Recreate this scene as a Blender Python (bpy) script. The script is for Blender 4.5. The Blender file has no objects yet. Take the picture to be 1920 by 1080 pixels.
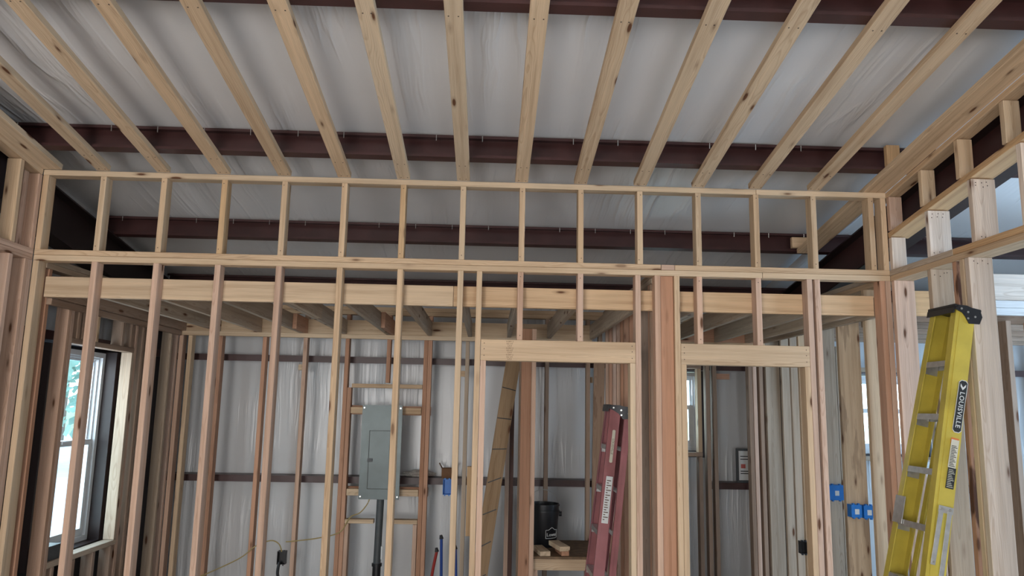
import bpy, bmesh, math, random
from mathutils import Matrix, Vector, noise
random.seed(7)
S = 0.0254                      # everything below is written in inches
sc = bpy.context.scene
COL = sc.collection

# ---------------------------------------------------------------- camera
R = [(0.9992990804966589, -0.03220946621458985, 0.019076110837986198),
     (0.023918703914301852, 0.15737838396947354, -0.9872486717449737),
     (0.028796585241863324, 0.9870129657432702, 0.15803848307636956)]
cam = bpy.data.cameras.new('camera')
cam.lens = 1407.387 / 1920 * 36
cam.sensor_width = 36
cam.clip_start = 0.05
cam.clip_end = 400
co = bpy.data.objects.new('camera', cam)
COL.objects.link(co)
m = Matrix.Identity(4)
for r in range(3):
    m[r][0] = R[0][r]
    m[r][1] = -R[1][r]
    m[r][2] = -R[2][r]
m.translation = Vector((8.754, -196.861, 70.266)) * S
co.matrix_world = m
sc.camera = co

# ---------------------------------------------------------------- world, lights, exposure
w = bpy.data.worlds.new('sky')
sc.world = w
w.use_nodes = True
nt = w.node_tree
nt.nodes.clear()
out = nt.nodes.new('ShaderNodeOutputWorld')
bg = nt.nodes.new('ShaderNodeBackground')
tc = nt.nodes.new('ShaderNodeTexCoord')
sep = nt.nodes.new('ShaderNodeSeparateXYZ')
ramp = nt.nodes.new('ShaderNodeValToRGB')
ramp.color_ramp.elements[0].position = 0.0
ramp.color_ramp.elements[0].color = (0.85, 0.93, 1.0, 1)
ramp.color_ramp.elements[1].position = 0.7
ramp.color_ramp.elements[1].color = (0.42, 0.62, 0.95, 1)
nt.links.new(tc.outputs['Generated'], sep.inputs[0])
nt.links.new(sep.outputs['Z'], ramp.inputs[0])
nt.links.new(ramp.outputs[0], bg.inputs[0])
bg.inputs[1].default_value = 3.0
nt.links.new(bg.outputs[0], out.inputs[0])


def area(name, loc, target, sx, sy, power, color):
    l = bpy.data.lights.new(name, 'AREA')
    l.shape = 'RECTANGLE'
    l.size = sx * S
    l.size_y = sy * S
    l.energy = power
    l.color = color
    o = bpy.data.objects.new(name, l)
    COL.objects.link(o)
    o.location = Vector(loc) * S
    d = (Vector(target) - Vector(loc)).normalized()
    o.rotation_euler = d.to_track_quat('-Z', 'Y').to_euler()
    return o


# daylight through the openings of the hall behind and beside the camera
area('daylight_door_rear', (-60, -322, 62), (-20, 0, 80), 150, 110, 330, (1.0, 0.965, 0.93))
area('daylight_window_rear', (80, -322, 66), (60, 0, 90), 70, 60, 80, (0.95, 0.97, 1.0))
area('daylight_right_bay', (268, -30, 62), (150, 20, 80), 110, 80, 230, (0.50, 0.74, 1.0))
area('daylight_left_window', (-121.6, 40, 56), (0, 60, 40), 32, 54, 7, (0.88, 0.95, 1.0))
area('daylight_back_window', (84.5, 109.5, 70), (70, 0, 60), 26, 26, 4, (0.75, 0.87, 1.0))

sc.view_settings.view_transform = 'Standard'
sc.view_settings.look = 'None'
sc.view_settings.gamma = 1
sc.view_settings.exposure = 0.80
sc.view_settings.use_curve_mapping = False
sc.cycles.max_bounces = 8
sc.cycles.diffuse_bounces = 5
sc.cycles.sample_clamp_indirect = 4


# ---------------------------------------------------------------- materials
def newmat(name):
    mt = bpy.data.materials.new(name)
    mt.use_nodes = True
    n = mt.node_tree
    b = n.nodes['Principled BSDF']
    return mt, n, b


def nd(n, t, **kw):
    x = n.nodes.new(t)
    for k, v in kw.items():
        setattr(x, k, v)
    return x


def val(n, op, a, b=None, c=None):
    x = n.nodes.new('ShaderNodeMath')
    x.operation = op
    for i, v in enumerate((a, b, c)):
        if v is None:
            continue
        if isinstance(v, (int, float)):
            x.inputs[i].default_value = v
        else:
            n.links.new(v, x.inputs[i])
    return x.outputs[0]


def rampn(n, fac, stops):
    r = n.nodes.new('ShaderNodeValToRGB')
    e = r.color_ramp.elements
    while len(e) < len(stops):
        e.new(0.5)
    for i, (p_, c_) in enumerate(stops):
        e[i].position = p_
        e[i].color = (c_[0], c_[1], c_[2], 1) if not isinstance(c_, (int, float)) else (c_, c_, c_, 1)
    n.links.new(fac, r.inputs[0])
    return r.outputs[0]


def mix(n, fac, a, b, mode='MIX'):
    x = n.nodes.new('ShaderNodeMix')
    x.data_type = 'RGBA'
    x.blend_type = mode
    if isinstance(fac, (int, float)):
        x.inputs[0].default_value = fac
    else:
        n.links.new(fac, x.inputs[0])
    for i, v in ((6, a), (7, b)):
        if isinstance(v, tuple):
            x.inputs[i].default_value = (v[0], v[1], v[2], 1)
        else:
            n.links.new(v, x.inputs[i])
    return x.outputs[2]


def make_wood(name, rough_dark=0.0, knots=1.0):
    """Sawn softwood: the board's long axis is its local X, the tint is the object's own colour."""
    mt, n, b = newmat(name)
    L = n.links
    t = nd(n, 'ShaderNodeTexCoord')
    oi = nd(n, 'ShaderNodeObjectInfo')
    off = nd(n, 'ShaderNodeVectorMath', operation='SCALE')
    cmb = nd(n, 'ShaderNodeCombineXYZ')
    r1 = val(n, 'MULTIPLY', oi.outputs['Random'], 37.0)
    r2 = val(n, 'FRACT', val(n, 'MULTIPLY', oi.outputs['Random'], 173.3))
    r3 = val(n, 'FRACT', val(n, 'MULTIPLY', oi.outputs['Random'], 911.7))
    L.new(r1, cmb.inputs[0]); L.new(r2, cmb.inputs[1]); L.new(r3, cmb.inputs[2])
    add = nd(n, 'ShaderNodeVectorMath', operation='ADD')
    L.new(t.outputs['Object'], add.inputs[0]); L.new(cmb.outputs[0], add.inputs[1])
    # slow wander of the pith along the board
    mp = nd(n, 'ShaderNodeMapping'); mp.inputs['Scale'].default_value = (1.3, 5, 5)
    L.new(add.outputs[0], mp.inputs[0])
    nz = nd(n, 'ShaderNodeTexNoise'); nz.inputs['Scale'].default_value = 1.0; nz.inputs['Detail'].default_value = 3
    L.new(mp.outputs[0], nz.inputs[0])
    sp = nd(n, 'ShaderNodeSeparateXYZ'); L.new(t.outputs['Object'], sp.inputs[0])
    yy = val(n, 'ADD', sp.outputs[1], val(n, 'MULTIPLY', val(n, 'SUBTRACT', r2, 0.5), 0.13))
    zz = val(n, 'ADD', sp.outputs[2], val(n, 'ADD', val(n, 'MULTIPLY', r3, 0.06), 0.02))
    rr = val(n, 'SQRT', val(n, 'ADD', val(n, 'MULTIPLY', yy, yy), val(n, 'MULTIPLY', zz, zz)))
    rr = val(n, 'ADD', rr, val(n, 'MULTIPLY', nz.outputs[0], 0.075))
    ring = val(n, 'FRACT', val(n, 'MULTIPLY', rr, 170.0))
    ringc = rampn(n, ring, [(0.0, 0.0), (0.55, 0.15), (0.85, 1.0), (1.0, 0.0)])
    # fine fibre
    mp2 = nd(n, 'ShaderNodeMapping'); mp2.inputs['Scale'].default_value = (6, 420, 420)
    L.new(add.outputs[0], mp2.inputs[0])
    nf = nd(n, 'ShaderNodeTexNoise'); nf.inputs['Scale'].default_value = 1.0; nf.inputs['Detail'].default_value = 2
    L.new(mp2.outputs[0], nf.inputs[0])
    # broad streaks
    mp3 = nd(n, 'ShaderNodeMapping'); mp3.inputs['Scale'].default_value = (1.1, 34, 34)
    L.new(add.outputs[0], mp3.inputs[0])
    ns = nd(n, 'ShaderNodeTexNoise'); ns.inputs['Scale'].default_value = 1.0; ns.inputs['Detail'].default_value = 4
    L.new(mp3.outputs[0], ns.inputs[0])
    # knots
    mp4 = nd(n, 'ShaderNodeMapping'); mp4.inputs['Scale'].default_value = (3.4, 13, 13)
    L.new(add.outputs[0], mp4.inputs[0])
    vo = nd(n, 'ShaderNodeTexVoronoi'); vo.inputs['Scale'].default_value = 1.0
    L.new(mp4.outputs[0], vo.inputs[0])
    kn = rampn(n, vo.outputs['Distance'], [(0.0, 1.0), (0.10, 1.0), (0.16, 0.25), (0.26, 0.0)])
    sel = rampn(n, vo.outputs['Color'], [(0.0, 1.0), (0.42, 1.0), (0.46, 0.0)])
    kmask = val(n, 'MULTIPLY', kn, sel)
    kmask = val(n, 'MULTIPLY', kmask, knots)
    base = oi.outputs['Color']
    dark = mix(n, 1.0, base, (0.60, 0.50, 0.42), 'MULTIPLY')
    c = mix(n, val(n, 'MULTIPLY', ringc, 0.42), base, dark)
    st = rampn(n, ns.outputs[0], [(0.30, (0.80, 0.76, 0.72)), (0.52, (1.0, 1.0, 1.0)), (0.75, (1.10, 1.08, 1.05))])
    c = mix(n, 1.0, c, st, 'MULTIPLY')
    ff = rampn(n, nf.outputs[0], [(0.3, 0.90), (0.7, 1.06)])
    c = mix(n, 1.0, c, ff, 'MULTIPLY')
    c = mix(n, kmask, c, (0.11, 0.045, 0.02))
    if rough_dark > 0:
        mp5 = nd(n, 'ShaderNodeMapping'); mp5.inputs['Scale'].default_value = (2.5, 14, 14)
        L.new(add.outputs[0], mp5.inputs[0])
        nb = nd(n, 'ShaderNodeTexNoise'); nb.inputs['Scale'].default_value = 1.0; nb.inputs['Detail'].default_value = 6
        L.new(mp5.outputs[0], nb.inputs[0])
        bk = rampn(n, nb.outputs[0], [(0.54, 0.0), (0.60, rough_dark)])
        c = mix(n, bk, c, (0.075, 0.03, 0.016))
    L.new(c, b.inputs['Base Color'])
    b.inputs['Roughness'].default_value = 0.72
    b.inputs['Specular IOR Level'].default_value = 0.25
    bp = nd(n, 'ShaderNodeBump'); bp.inputs['Strength'].default_value = 0.25; bp.inputs['Distance'].default_value = 0.002
    L.new(nf.outputs[0], bp.inputs['Height'])
    L.new(bp.outputs[0], b.inputs['Normal'])
    return mt


WOOD = make_wood('sawn_softwood')
BARK = make_wood('softwood_with_bark', rough_dark=0.95)
ROUGH = make_wood('softwood_with_stained_edge', rough_dark=0.35)


def plain(name, col, rough=0.5, metal=0.0, var=0.0, vscale=20.0, bump=0.0, bscale=200.0, spec=0.5):
    mt, n, b = newmat(name)
    t = nd(n, 'ShaderNodeTexCoord')
    if var > 0:
        nz = nd(n, 'ShaderNodeTexNoise'); nz.inputs['Scale'].default_value = vscale; nz.inputs['Detail'].default_value = 5
        n.links.new(t.outputs['Object'], nz.inputs[0])
        f = rampn(n, nz.outputs[0], [(0.3, 1 - var), (0.7, 1 + var)])
        n.links.new(mix(n, 1.0, col, f, 'MULTIPLY'), b.inputs['Base Color'])
    else:
        b.inputs['Base Color'].default_value = (*col, 1)
    b.inputs['Roughness'].default_value = rough
    b.inputs['Metallic'].default_value = metal
    b.inputs['Specular IOR Level'].default_value = spec
    if bump > 0:
        nb = nd(n, 'ShaderNodeTexNoise'); nb.inputs['Scale'].default_value = bscale
        n.links.new(t.outputs['Object'], nb.inputs[0])
        bp = nd(n, 'ShaderNodeBump'); bp.inputs['Strength'].default_value = bump; bp.inputs['Distance'].default_value = 0.003
        n.links.new(nb.outputs[0], bp.inputs['Height']); n.links.new(bp.outputs[0], b.inputs['Normal'])
    return mt


def vinyl(name, col, scale, strength, fold_scale, rough=0.36):
    """White faced insulation: long creases follow the small axis of `scale`."""
    mt, n, b = newmat(name)
    L = n.links
    t = nd(n, 'ShaderNodeTexCoord')
    big = nd(n, 'ShaderNodeTexNoise'); big.inputs['Scale'].default_value = 0.9; big.inputs['Detail'].default_value = 2
    L.new(t.outputs['Object'], big.inputs[0])
    mp = nd(n, 'ShaderNodeMapping'); mp.inputs['Scale'].default_value = scale
    L.new(t.outputs['Object'], mp.inputs[0])
    # warp so the creases fan and wander
    wv = nd(n, 'ShaderNodeVectorMath', operation='SCALE'); wv.inputs['Scale'].default_value = fold_scale
    L.new(big.outputs['Color'], wv.inputs[0])
    ad = nd(n, 'ShaderNodeVectorMath', operation='ADD')
    L.new(mp.outputs[0], ad.inputs[0]); L.new(wv.outputs[0], ad.inputs[1])
    f = nd(n, 'ShaderNodeTexNoise'); f.inputs['Scale'].default_value = 1.0; f.inputs['Detail'].default_value = 3
    f.inputs['Roughness'].default_value = 0.45
    L.new(ad.outputs[0], f.inputs[0])
    ridge = rampn(n, f.outputs[0], [(0.30, 0.0), (0.46, 0.35), (0.52, 1.0), (0.58, 0.4), (0.75, 0.1)])
    where = rampn(n, big.outputs[0], [(0.44, 0.03), (0.62, 1.0)])
    h = val(n, 'MULTIPLY', ridge, where)
    bp = nd(n, 'ShaderNodeBump'); bp.inputs['Strength'].default_value = strength; bp.inputs['Distance'].default_value = 0.03
    L.new(h, bp.inputs['Height'])
    L.new(bp.outputs[0], b.inputs['Normal'])
    cv = rampn(n, big.outputs[0], [(0.3, 0.93), (0.7, 1.04)])
    L.new(mix(n, 1.0, col, cv, 'MULTIPLY'), b.inputs['Base Color'])
    b.inputs['Roughness'].default_value = rough
    b.inputs['Specular IOR Level'].default_value = 0.5
    return mt


M = {
    'roofvinyl': vinyl('white_vinyl_roof_insulation', (0.68, 0.665, 0.66), (7.0, 0.40, 0.40), 0.40, 1.0, 0.40),
    'wallvinyl': vinyl('white_vinyl_wall_insulation', (0.57, 0.58, 0.59), (13.0, 13.0, 0.60), 0.30, 1.3, 0.27),
    'steel': plain('red_oxide_steel', (0.050, 0.019, 0.018), 0.42, 0.0, 0.2, 6, 0.05, 120),
    'steeldark': plain('dark_red_oxide_steel', (0.020, 0.010, 0.010), 0.5, 0.0, 0.25, 5),
    'black': plain('black_wall_liner', (0.012, 0.012, 0.013), 0.7, 0.0, 0.2, 8),
    'concrete': plain('grey_concrete', (0.36, 0.34, 0.31), 0.75, 0.0, 0.12, 6, 0.2, 60),
    'galv': plain('galvanised_steel', (0.060, 0.076, 0.078), 0.36, 0.45, 0.16, 5),
    'galvlight': plain('bare_aluminium', (0.50, 0.50, 0.49), 0.42, 0.8, 0.12, 30),
    'screw': plain('zinc_screws', (0.55, 0.55, 0.52), 0.3, 0.9),
    'nail': plain('nail_heads', (0.06, 0.045, 0.035), 0.6, 0.3),
    'pvcgrey': plain('dark_grey_conduit', (0.055, 0.062, 0.066), 0.5, 0, 0.1, 20),
    'blackplastic': plain('black_plastic', (0.010, 0.010, 0.012), 0.38, 0, 0.1, 10),
    'blue': plain('blue_plastic', (0.010, 0.16, 0.52), 0.42, 0, 0.08, 40),
    'bluedark': plain('deep_blue_pipe', (0.02, 0.06, 0.26), 0.4),
    'red': plain('red_pipe', (0.28, 0.02, 0.015), 0.4),
    'cardboard': plain('brown_cardboard', (0.17, 0.085, 0.040), 0.8, 0, 0.1, 30),
    'whiteplastic': plain('white_vinyl_window_frame', (0.66, 0.68, 0.70), 0.4, 0, 0.03, 10),
    'paper': plain('white_paper', (0.62, 0.63, 0.62), 0.6),
    'cream': plain('cream_label', (0.55, 0.53, 0.44), 0.55),
    'orange': plain('orange_label', (0.60, 0.16, 0.03), 0.5),
    'ink': plain('black_ink', (0.012, 0.012, 0.012), 0.5),
    'stamp': plain('grade_stamp_ink', (0.10, 0.06, 0.035), 0.8),
    'yellow': plain('yellow_fibreglass', (0.48, 0.38, 0.055), 0.42, 0, 0.16, 7, 0.08, 300),
    'redglass': plain('faded_red_fibreglass', (0.27, 0.090, 0.095), 0.55, 0, 0.15, 8, 0.08, 300),
    'cable': plain('yellow_cable', (0.34, 0.26, 0.10), 0.5),
    'osb': plain('brown_board', (0.16, 0.10, 0.055), 0.8, 0, 0.3, 18, 0.3, 80),
    'grass': plain('dry_grass', (0.28, 0.33, 0.16), 0.9, 0, 0.35, 0.6),
    'gravel': plain('pale_gravel', (0.62, 0.62, 0.60), 0.9, 0, 0.1, 2),
    'leaf': plain('green_leaves', (0.27, 0.42, 0.34), 0.7, 0, 0.3, 2),
    'trunk': plain('grey_bark', (0.14, 0.11, 0.09), 0.9, 0, 0.3, 6),
    'bag': plain('clear_plastic_bag', (0.42, 0.38, 0.34), 0.25, 0, 0.2, 40, 0.8, 60),
    'tapeyellow': plain('yellow_plastic', (0.60, 0.38, 0.03), 0.4),
    'maroon': plain('maroon_plastic', (0.12, 0.02, 0.03), 0.5),
    'insert': plain('pink_paper', (0.45, 0.10, 0.08), 0.7),
}
gl, gn, gb = newmat('window_glass')
gn.nodes.clear()
go = nd(gn, 'ShaderNodeOutputMaterial'); gt = nd(gn, 'ShaderNodeBsdfTransparent'); gg = nd(gn, 'ShaderNodeBsdfGlossy')
gt.inputs[0].default_value = (0.90, 0.97, 0.96, 1); gg.inputs['Roughness'].default_value = 0.02
gm = nd(gn, 'ShaderNodeMixShader'); gm.inputs[0].default_value = 0.06
gn.links.new(gt.outputs[0], gm.inputs[1]); gn.links.new(gg.outputs[0], gm.inputs[2]); gn.links.new(gm.outputs[0], go.inputs[0])
M['glass'] = gl

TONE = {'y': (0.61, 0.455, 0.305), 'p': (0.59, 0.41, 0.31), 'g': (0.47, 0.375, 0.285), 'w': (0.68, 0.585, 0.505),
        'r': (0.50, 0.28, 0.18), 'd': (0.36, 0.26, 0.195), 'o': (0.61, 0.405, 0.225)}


# ---------------------------------------------------------------- object helpers
def tag(o, label=None, cat=None, group=None, kind=None):
    if label: o['label'] = label
    if cat: o['category'] = cat
    if group: o['group'] = group
    if kind: o['kind'] = kind
    return o


def empty(name, loc, label=None, cat=None, group=None, kind=None):
    o = bpy.data.objects.new(name, None)
    o.empty_display_size = 0.1
    COL.objects.link(o)
    o.location = Vector(loc) * S
    return tag(o, label, cat, group, kind)


MESHES = {}


def box_mesh(l, w_, h, ch=0.09):
    key = (round(l, 2), round(w_, 2), round(h, 2), ch)
    if key in MESHES:
        return MESHES[key]
    bm = bmesh.new()
    bmesh.ops.create_cube(bm, size=1)
    bmesh.ops.scale(bm, vec=(l * S, w_ * S, h * S), verts=bm.verts)
    if ch > 0:
        bmesh.ops.bevel(bm, geom=list(bm.edges), offset=min(ch, 0.3 * min(l, w_, h)) * S, segments=1, affect='EDGES')
    me = bpy.data.meshes.new('board')
    bm.to_mesh(me)
    bm.free()
    MESHES[key] = me
    return me


def link_mesh(name, me, mat, parent, mw, color=None):
    if not me.materials:
        me.materials.append(mat)
    o = bpy.data.objects.new(name, me)
    COL.objects.link(o)
    if me.materials[0] is not mat:
        o.material_slots[0].link = 'OBJECT'
        o.material_slots[0].material = mat
    if parent is not None:
        o.parent = parent
        pm = world_of(parent)
        o.matrix_basis = pm.inverted() @ mw
    else:
        o.matrix_basis = mw
    if color is not None:
        o.color = color
    return o


def world_of(o):
    mm = o.matrix_basis.copy()
    q = o.parent
    while q is not None:
        mm = q.matrix_basis @ mm
        q = q.parent
    return mm


def jit(tone, a=0.10):
    c = TONE[tone]
    k = 1 + random.uniform(-a, a)
    h = random.uniform(-0.04, 0.04)
    return (min(1, c[0] * k), min(1, c[1] * k * (1 + h)), min(1, c[2] * k * (1 + 2 * h)), 1)


def beam(name, parent, p0, p1, w_, h, tone='y', up=(0, 0, 1), mat=None, ch=0.09):
    """board from p0 to p1 (centre line, inches); h measured along `up`, w_ across it"""
    p0, p1 = Vector(p0), Vector(p1)
    ex = (p1 - p0).normalized()
    ez = Vector(up)
    ez = (ez - ex * ez.dot(ex)).normalized()
    ey = ez.cross(ex)
    mw = Matrix.Identity(4)
    for i in range(3):
        mw[i][0] = ex[i]; mw[i][1] = ey[i]; mw[i][2] = ez[i]
    mw.translation = (p0 + p1) / 2 * S
    me = box_mesh((p1 - p0).length, w_, h, ch)
    return link_mesh(name, me, mat or WOOD, parent, mw, jit(tone) if isinstance(tone, str) else tone)


def brd(name, parent, x0, x1, y0, y1, z0, z1, tone='y', mat=None):
    """axis aligned board given by its extents"""
    d = (x1 - x0, y1 - y0, z1 - z0)
    k = d.index(max(d))
    c = ((x0 + x1) / 2, (y0 + y1) / 2, (z0 + z1) / 2)
    if k == 0:
        return beam(name, parent, (x0, c[1], c[2]), (x1, c[1], c[2]), d[1], d[2], tone, mat=mat)
    if k == 1:
        return beam(name, parent, (c[0], y0, c[2]), (c[0], y1, c[2]), d[0], d[2], tone, mat=mat)
    return beam(name, parent, (c[0], c[1], z0), (c[0], c[1], z1), d[0], d[1], tone, up=(0, 1, 0), mat=mat)


STUFF = {'screws', 'mounting_tabs', 'rivets', 'fine_print', 'barcode', 'printed_lines', 'door_seam', 'roof_screws', 'nail_heads'}


class MB:
    """collects simple solids into one mesh (inches, world or local space)"""
    def __init__(self):
        self.bm = bmesh.new()

    def box(self, x0, x1, y0, y1, z0, z1, mtx=None, ch=0.0):
        r = bmesh.ops.create_cube(self.bm, size=1)
        vs = r['verts']
        bmesh.ops.scale(self.bm, vec=(x1 - x0, y1 - y0, z1 - z0), verts=vs)
        bmesh.ops.translate(self.bm, vec=((x0 + x1) / 2, (y0 + y1) / 2, (z0 + z1) / 2), verts=vs)
        if ch > 0:
            es = list({e for v in vs for e in v.link_edges})
            rr = bmesh.ops.bevel(self.bm, geom=es, offset=ch, segments=2, affect='EDGES')
            vs = list({v for f in rr['faces'] for v in f.verts})
        if mtx is not None:
            bmesh.ops.transform(self.bm, matrix=mtx, verts=vs)
        return self

    def prism(self, pts, axis, a, b):
        """polygon pts (2-D) extruded along axis from a to b"""
        def P(p, t):
            return {'X': (t, p[0], p[1]), 'Y': (p[0], t, p[1]), 'Z': (p[0], p[1], t)}[axis]
        v0 = [self.bm.verts.new(P(p, a)) for p in pts]
        v1 = [self.bm.verts.new(P(p, b)) for p in pts]
        n = len(pts)
        self.bm.faces.new(v0)
        self.bm.faces.new(v1[::-1])
        for i in range(n):
            self.bm.faces.new((v0[i], v1[i], v1[(i + 1) % n], v0[(i + 1) % n]))
        return self

    def tube(self, pts, r, seg=8, cap=True):
        pts = [Vector(p) for p in pts]
        rings = []
        for i, p in enumerate(pts):
            d = (pts[min(i + 1, len(pts) - 1)] - pts[max(i - 1, 0)]).normalized()
            u = d.cross(Vector((0.13, 0.21, 1)) if abs(d.z) < 0.9 else Vector((1, 0.1, 0))).normalized()
            v = d.cross(u)
            rad = r[i] if isinstance(r, (list, tuple)) else r
            rings.append([self.bm.verts.new(p + (u * math.cos(2 * math.pi * k / seg) + v * math.sin(2 * math.pi * k / seg)) * rad) for k in range(seg)])
        for a, b in zip(rings, rings[1:]):
            for k in range(seg):
                self.bm.faces.new((a[k], a[(k + 1) % seg], b[(k + 1) % seg], b[k]))
        if cap:
            self.bm.faces.new(rings[0][::-1])
            self.bm.faces.new(rings[-1])
        return self

    def lathe(self, prof, seg=40, c=(0, 0, 0)):
        rings = []
        for r_, z in prof:
            rings.append([self.bm.verts.new((c[0] + r_ * math.cos(2 * math.pi * k / seg), c[1] + r_ * math.sin(2 * math.pi * k / seg), c[2] + z)) for k in range(seg)])
        for a, b in zip(rings, rings[1:]):
            for k in range(seg):
                self.bm.faces.new((a[k], a[(k + 1) % seg], b[(k + 1) % seg], b[k]))
        self.bm.faces.new(rings[0][::-1])
        self.bm.faces.new(rings[-1])
        return self

    def build(self, name, mat, parent=None, mw=None, smooth=False, origin=None):
        """mw None: mesh is written in world inches; otherwise in the frame mw (inches already scaled)"""
        bmesh.ops.recalc_face_normals(self.bm, faces=self.bm.faces)
        if mw is None:
            if origin is None:
                if parent is not None:
                    origin = world_of(parent).translation / S
                else:
                    origin = Vector((0, 0, 0))
            bmesh.ops.translate(self.bm, vec=-Vector(origin), verts=self.bm.verts)
            mw = Matrix.Translation(Vector(origin) * S)
        bmesh.ops.scale(self.bm, vec=(S, S, S), verts=self.bm.verts)
        me = bpy.data.meshes.new(name)
        self.bm.to_mesh(me)
        self.bm.free()
        if smooth:
            for f in me.polygons:
                f.use_smooth = True
            try:
                me.set_sharp_from_angle(angle=math.radians(35))
            except Exception:
                pass
        o = link_mesh(name, me, mat, parent, mw)
        if name in STUFF:
            o['kind'] = 'stuff'
        return o


def text_mesh(name, body, size, mat, parent, mw, extrude=0.01, spacing=1.0, bold=0.0):
    cu = bpy.data.curves.new(name, 'FONT')
    cu.body = body
    cu.size = size * S
    cu.extrude = extrude * S
    cu.offset = bold * S
    cu.space_character = spacing
    cu.align_x = 'CENTER'
    cu.align_y = 'CENTER'
    cu.resolution_u = 2
    o = bpy.data.objects.new(name, cu)
    COL.objects.link(o)
    dg = bpy.context.evaluated_depsgraph_get()
    me = bpy.data.meshes.new_from_object(o.evaluated_get(dg))
    bpy.data.objects.remove(o)
    bpy.data.curves.remove(cu)
    me.materials.clear()
    me.name = name
    return link_mesh(name, me, mat, parent, mw)


def frame(ox, oy, oz, ex, ey, ez):
    mm = Matrix.Identity(4)
    for i in range(3):
        mm[i][0] = ex[i]; mm[i][1] = ey[i]; mm[i][2] = ez[i]
    mm.translation = Vector((ox, oy, oz)) * S
    return mm


# ---------------------------------------------------------------- key dimensions (inches)
SL = 1 / 6.0                    # roof slope
TP = 129.32                     # underside of the top plate of the wall we look at
def zs(y, dz=0.0):              # batten underside plane
    return TP + 1.5 + dz - SL * y
PH = 6.5                        # purlin height
UPS = Vector((0, SL, 1)).normalized()
XL, XR, YB, YF = -123.0, 270.0, 110.0, -324.0

# ---------------------------------------------------------------- floor and ground outside
fl = MB().box(XL - 4, XR + 4, YF - 4, YB + 4, -4, 0).build('floor', M['concrete'])
tag(fl, kind='structure')
g = MB().box(-4200, 3000, -2500, 5200, -9, -5).build('ground', M['grass'])
tag(g, kind='structure')
g2 = MB().box(-900, XL - 8, -700, 1500, -5, -4.4).build('driveway', M['gravel'])
tag(g2, kind='structure')

# ---------------------------------------------------------------- roof: vinyl faced insulation, battens
ceil = empty('ceiling', (70, -100, 140), kind='structure')


def roof_sheet(name, x0, x1, y0, y1, nx, ny):
    bm = bmesh.new()
    grid = []
    for j in range(ny + 1):
        row = []
        for i in range(nx + 1):
            x = x0 + (x1 - x0) * i / nx
            y = y0 + (y1 - y0) * j / ny
            t = ((y + 6.3) / 58.4) % 1.0
            sag = -0.9 * math.sin(math.pi * t) ** 2 * (0.6 + 0.6 * noise.noise(Vector((x * 0.03, y * 0.01, 0))))
            row.append(bm.verts.new((x * S, y * S, (zs(y, 1.95 + PH) + sag) * S)))
        grid.append(row)
    for j in range(ny):
        for i in range(nx):
            bm.faces.new((grid[j][i], grid[j + 1][i], grid[j + 1][i + 1], grid[j][i + 1]))
    ex = bmesh.ops.extrude_face_region(bm, geom=list(bm.faces))
    bmesh.ops.translate(bm, vec=(0, 0, 3 * S), verts=[v for v in ex['geom'] if isinstance(v, bmesh.types.BMVert)])
    bmesh.ops.recalc_face_normals(bm, faces=bm.faces)
    org = Vector(((x0 + x1) / 2, (y0 + y1) / 2, 140)) * S
    bmesh.ops.translate(bm, vec=-org, verts=bm.verts)
    me = bpy.data.meshes.new(name)
    bm.to_mesh(me); bm.free()
    for f in me.polygons: f.use_smooth = True
    return link_mesh(name, me, M['roofvinyl'], ceil, Matrix.Translation(org))


roof_sheet('vinyl_liner', XL - 2, 122, YF - 2, YB + 2, 60, 110)
roof_sheet('vinyl_liner', 122, XR + 2, YF - 2, YB + 2, 36, 110)

# flat battens screwed to the purlins, 16 in apart
tones = 'yyyyyyyyyyyyy'
for i, k in enumerate(range(-6, 7)):
    xc = 16 * k + 0.75 + random.uniform(-0.25, 0.25)
    y0, y1 = 0.0, -210.0
    t = 0.75
    beam('batten', ceil, (xc, y1, zs(y1, t)), (xc, y0, zs(y0, t)), 3.5, 1.5, 'y', up=UPS)
nb = MB()
for k in range(-6, 7):
    for yy in (-66.8, -8.6, -1.2):
        for dx in (-0.9, 0.9):
            x = 16 * k + 0.75 + dx + random.uniform(-.2, .2)
            z = zs(yy)
            nb.box(x - 0.13, x + 0.13, yy - 0.13, yy + 0.13, z - 0.06, z + 0.1)
nb.build('nail_heads', M['nail'], ceil)
# wide boards lapping the side walls
beam('batten', ceil, (-109.0, -210, zs(-210, .75)), (-109.0, 0, zs(0, .75)), 5.5, 1.5, 'y', up=UPS)
beam('batten', ceil, (113.95, -210, zs(-210, .75)), (113.95, 46.0, zs(46.0, .75)), 6.1, 1.5, 'y', up=UPS)
# short cleats on the purlins beside the right hand board
beam('cleat', ceil, (113.2, -11.2, 134.6), (113.2, -11.2, 140.2), 3.5, 1.5, 'o', up=(0, 1, 0))
beam('cleat', ceil, (109.5, 46.9, 127.0), (117.5, 46.9, 127.0), 1.5, 3.6, 'y', up=(0, 0, 1))

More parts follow.
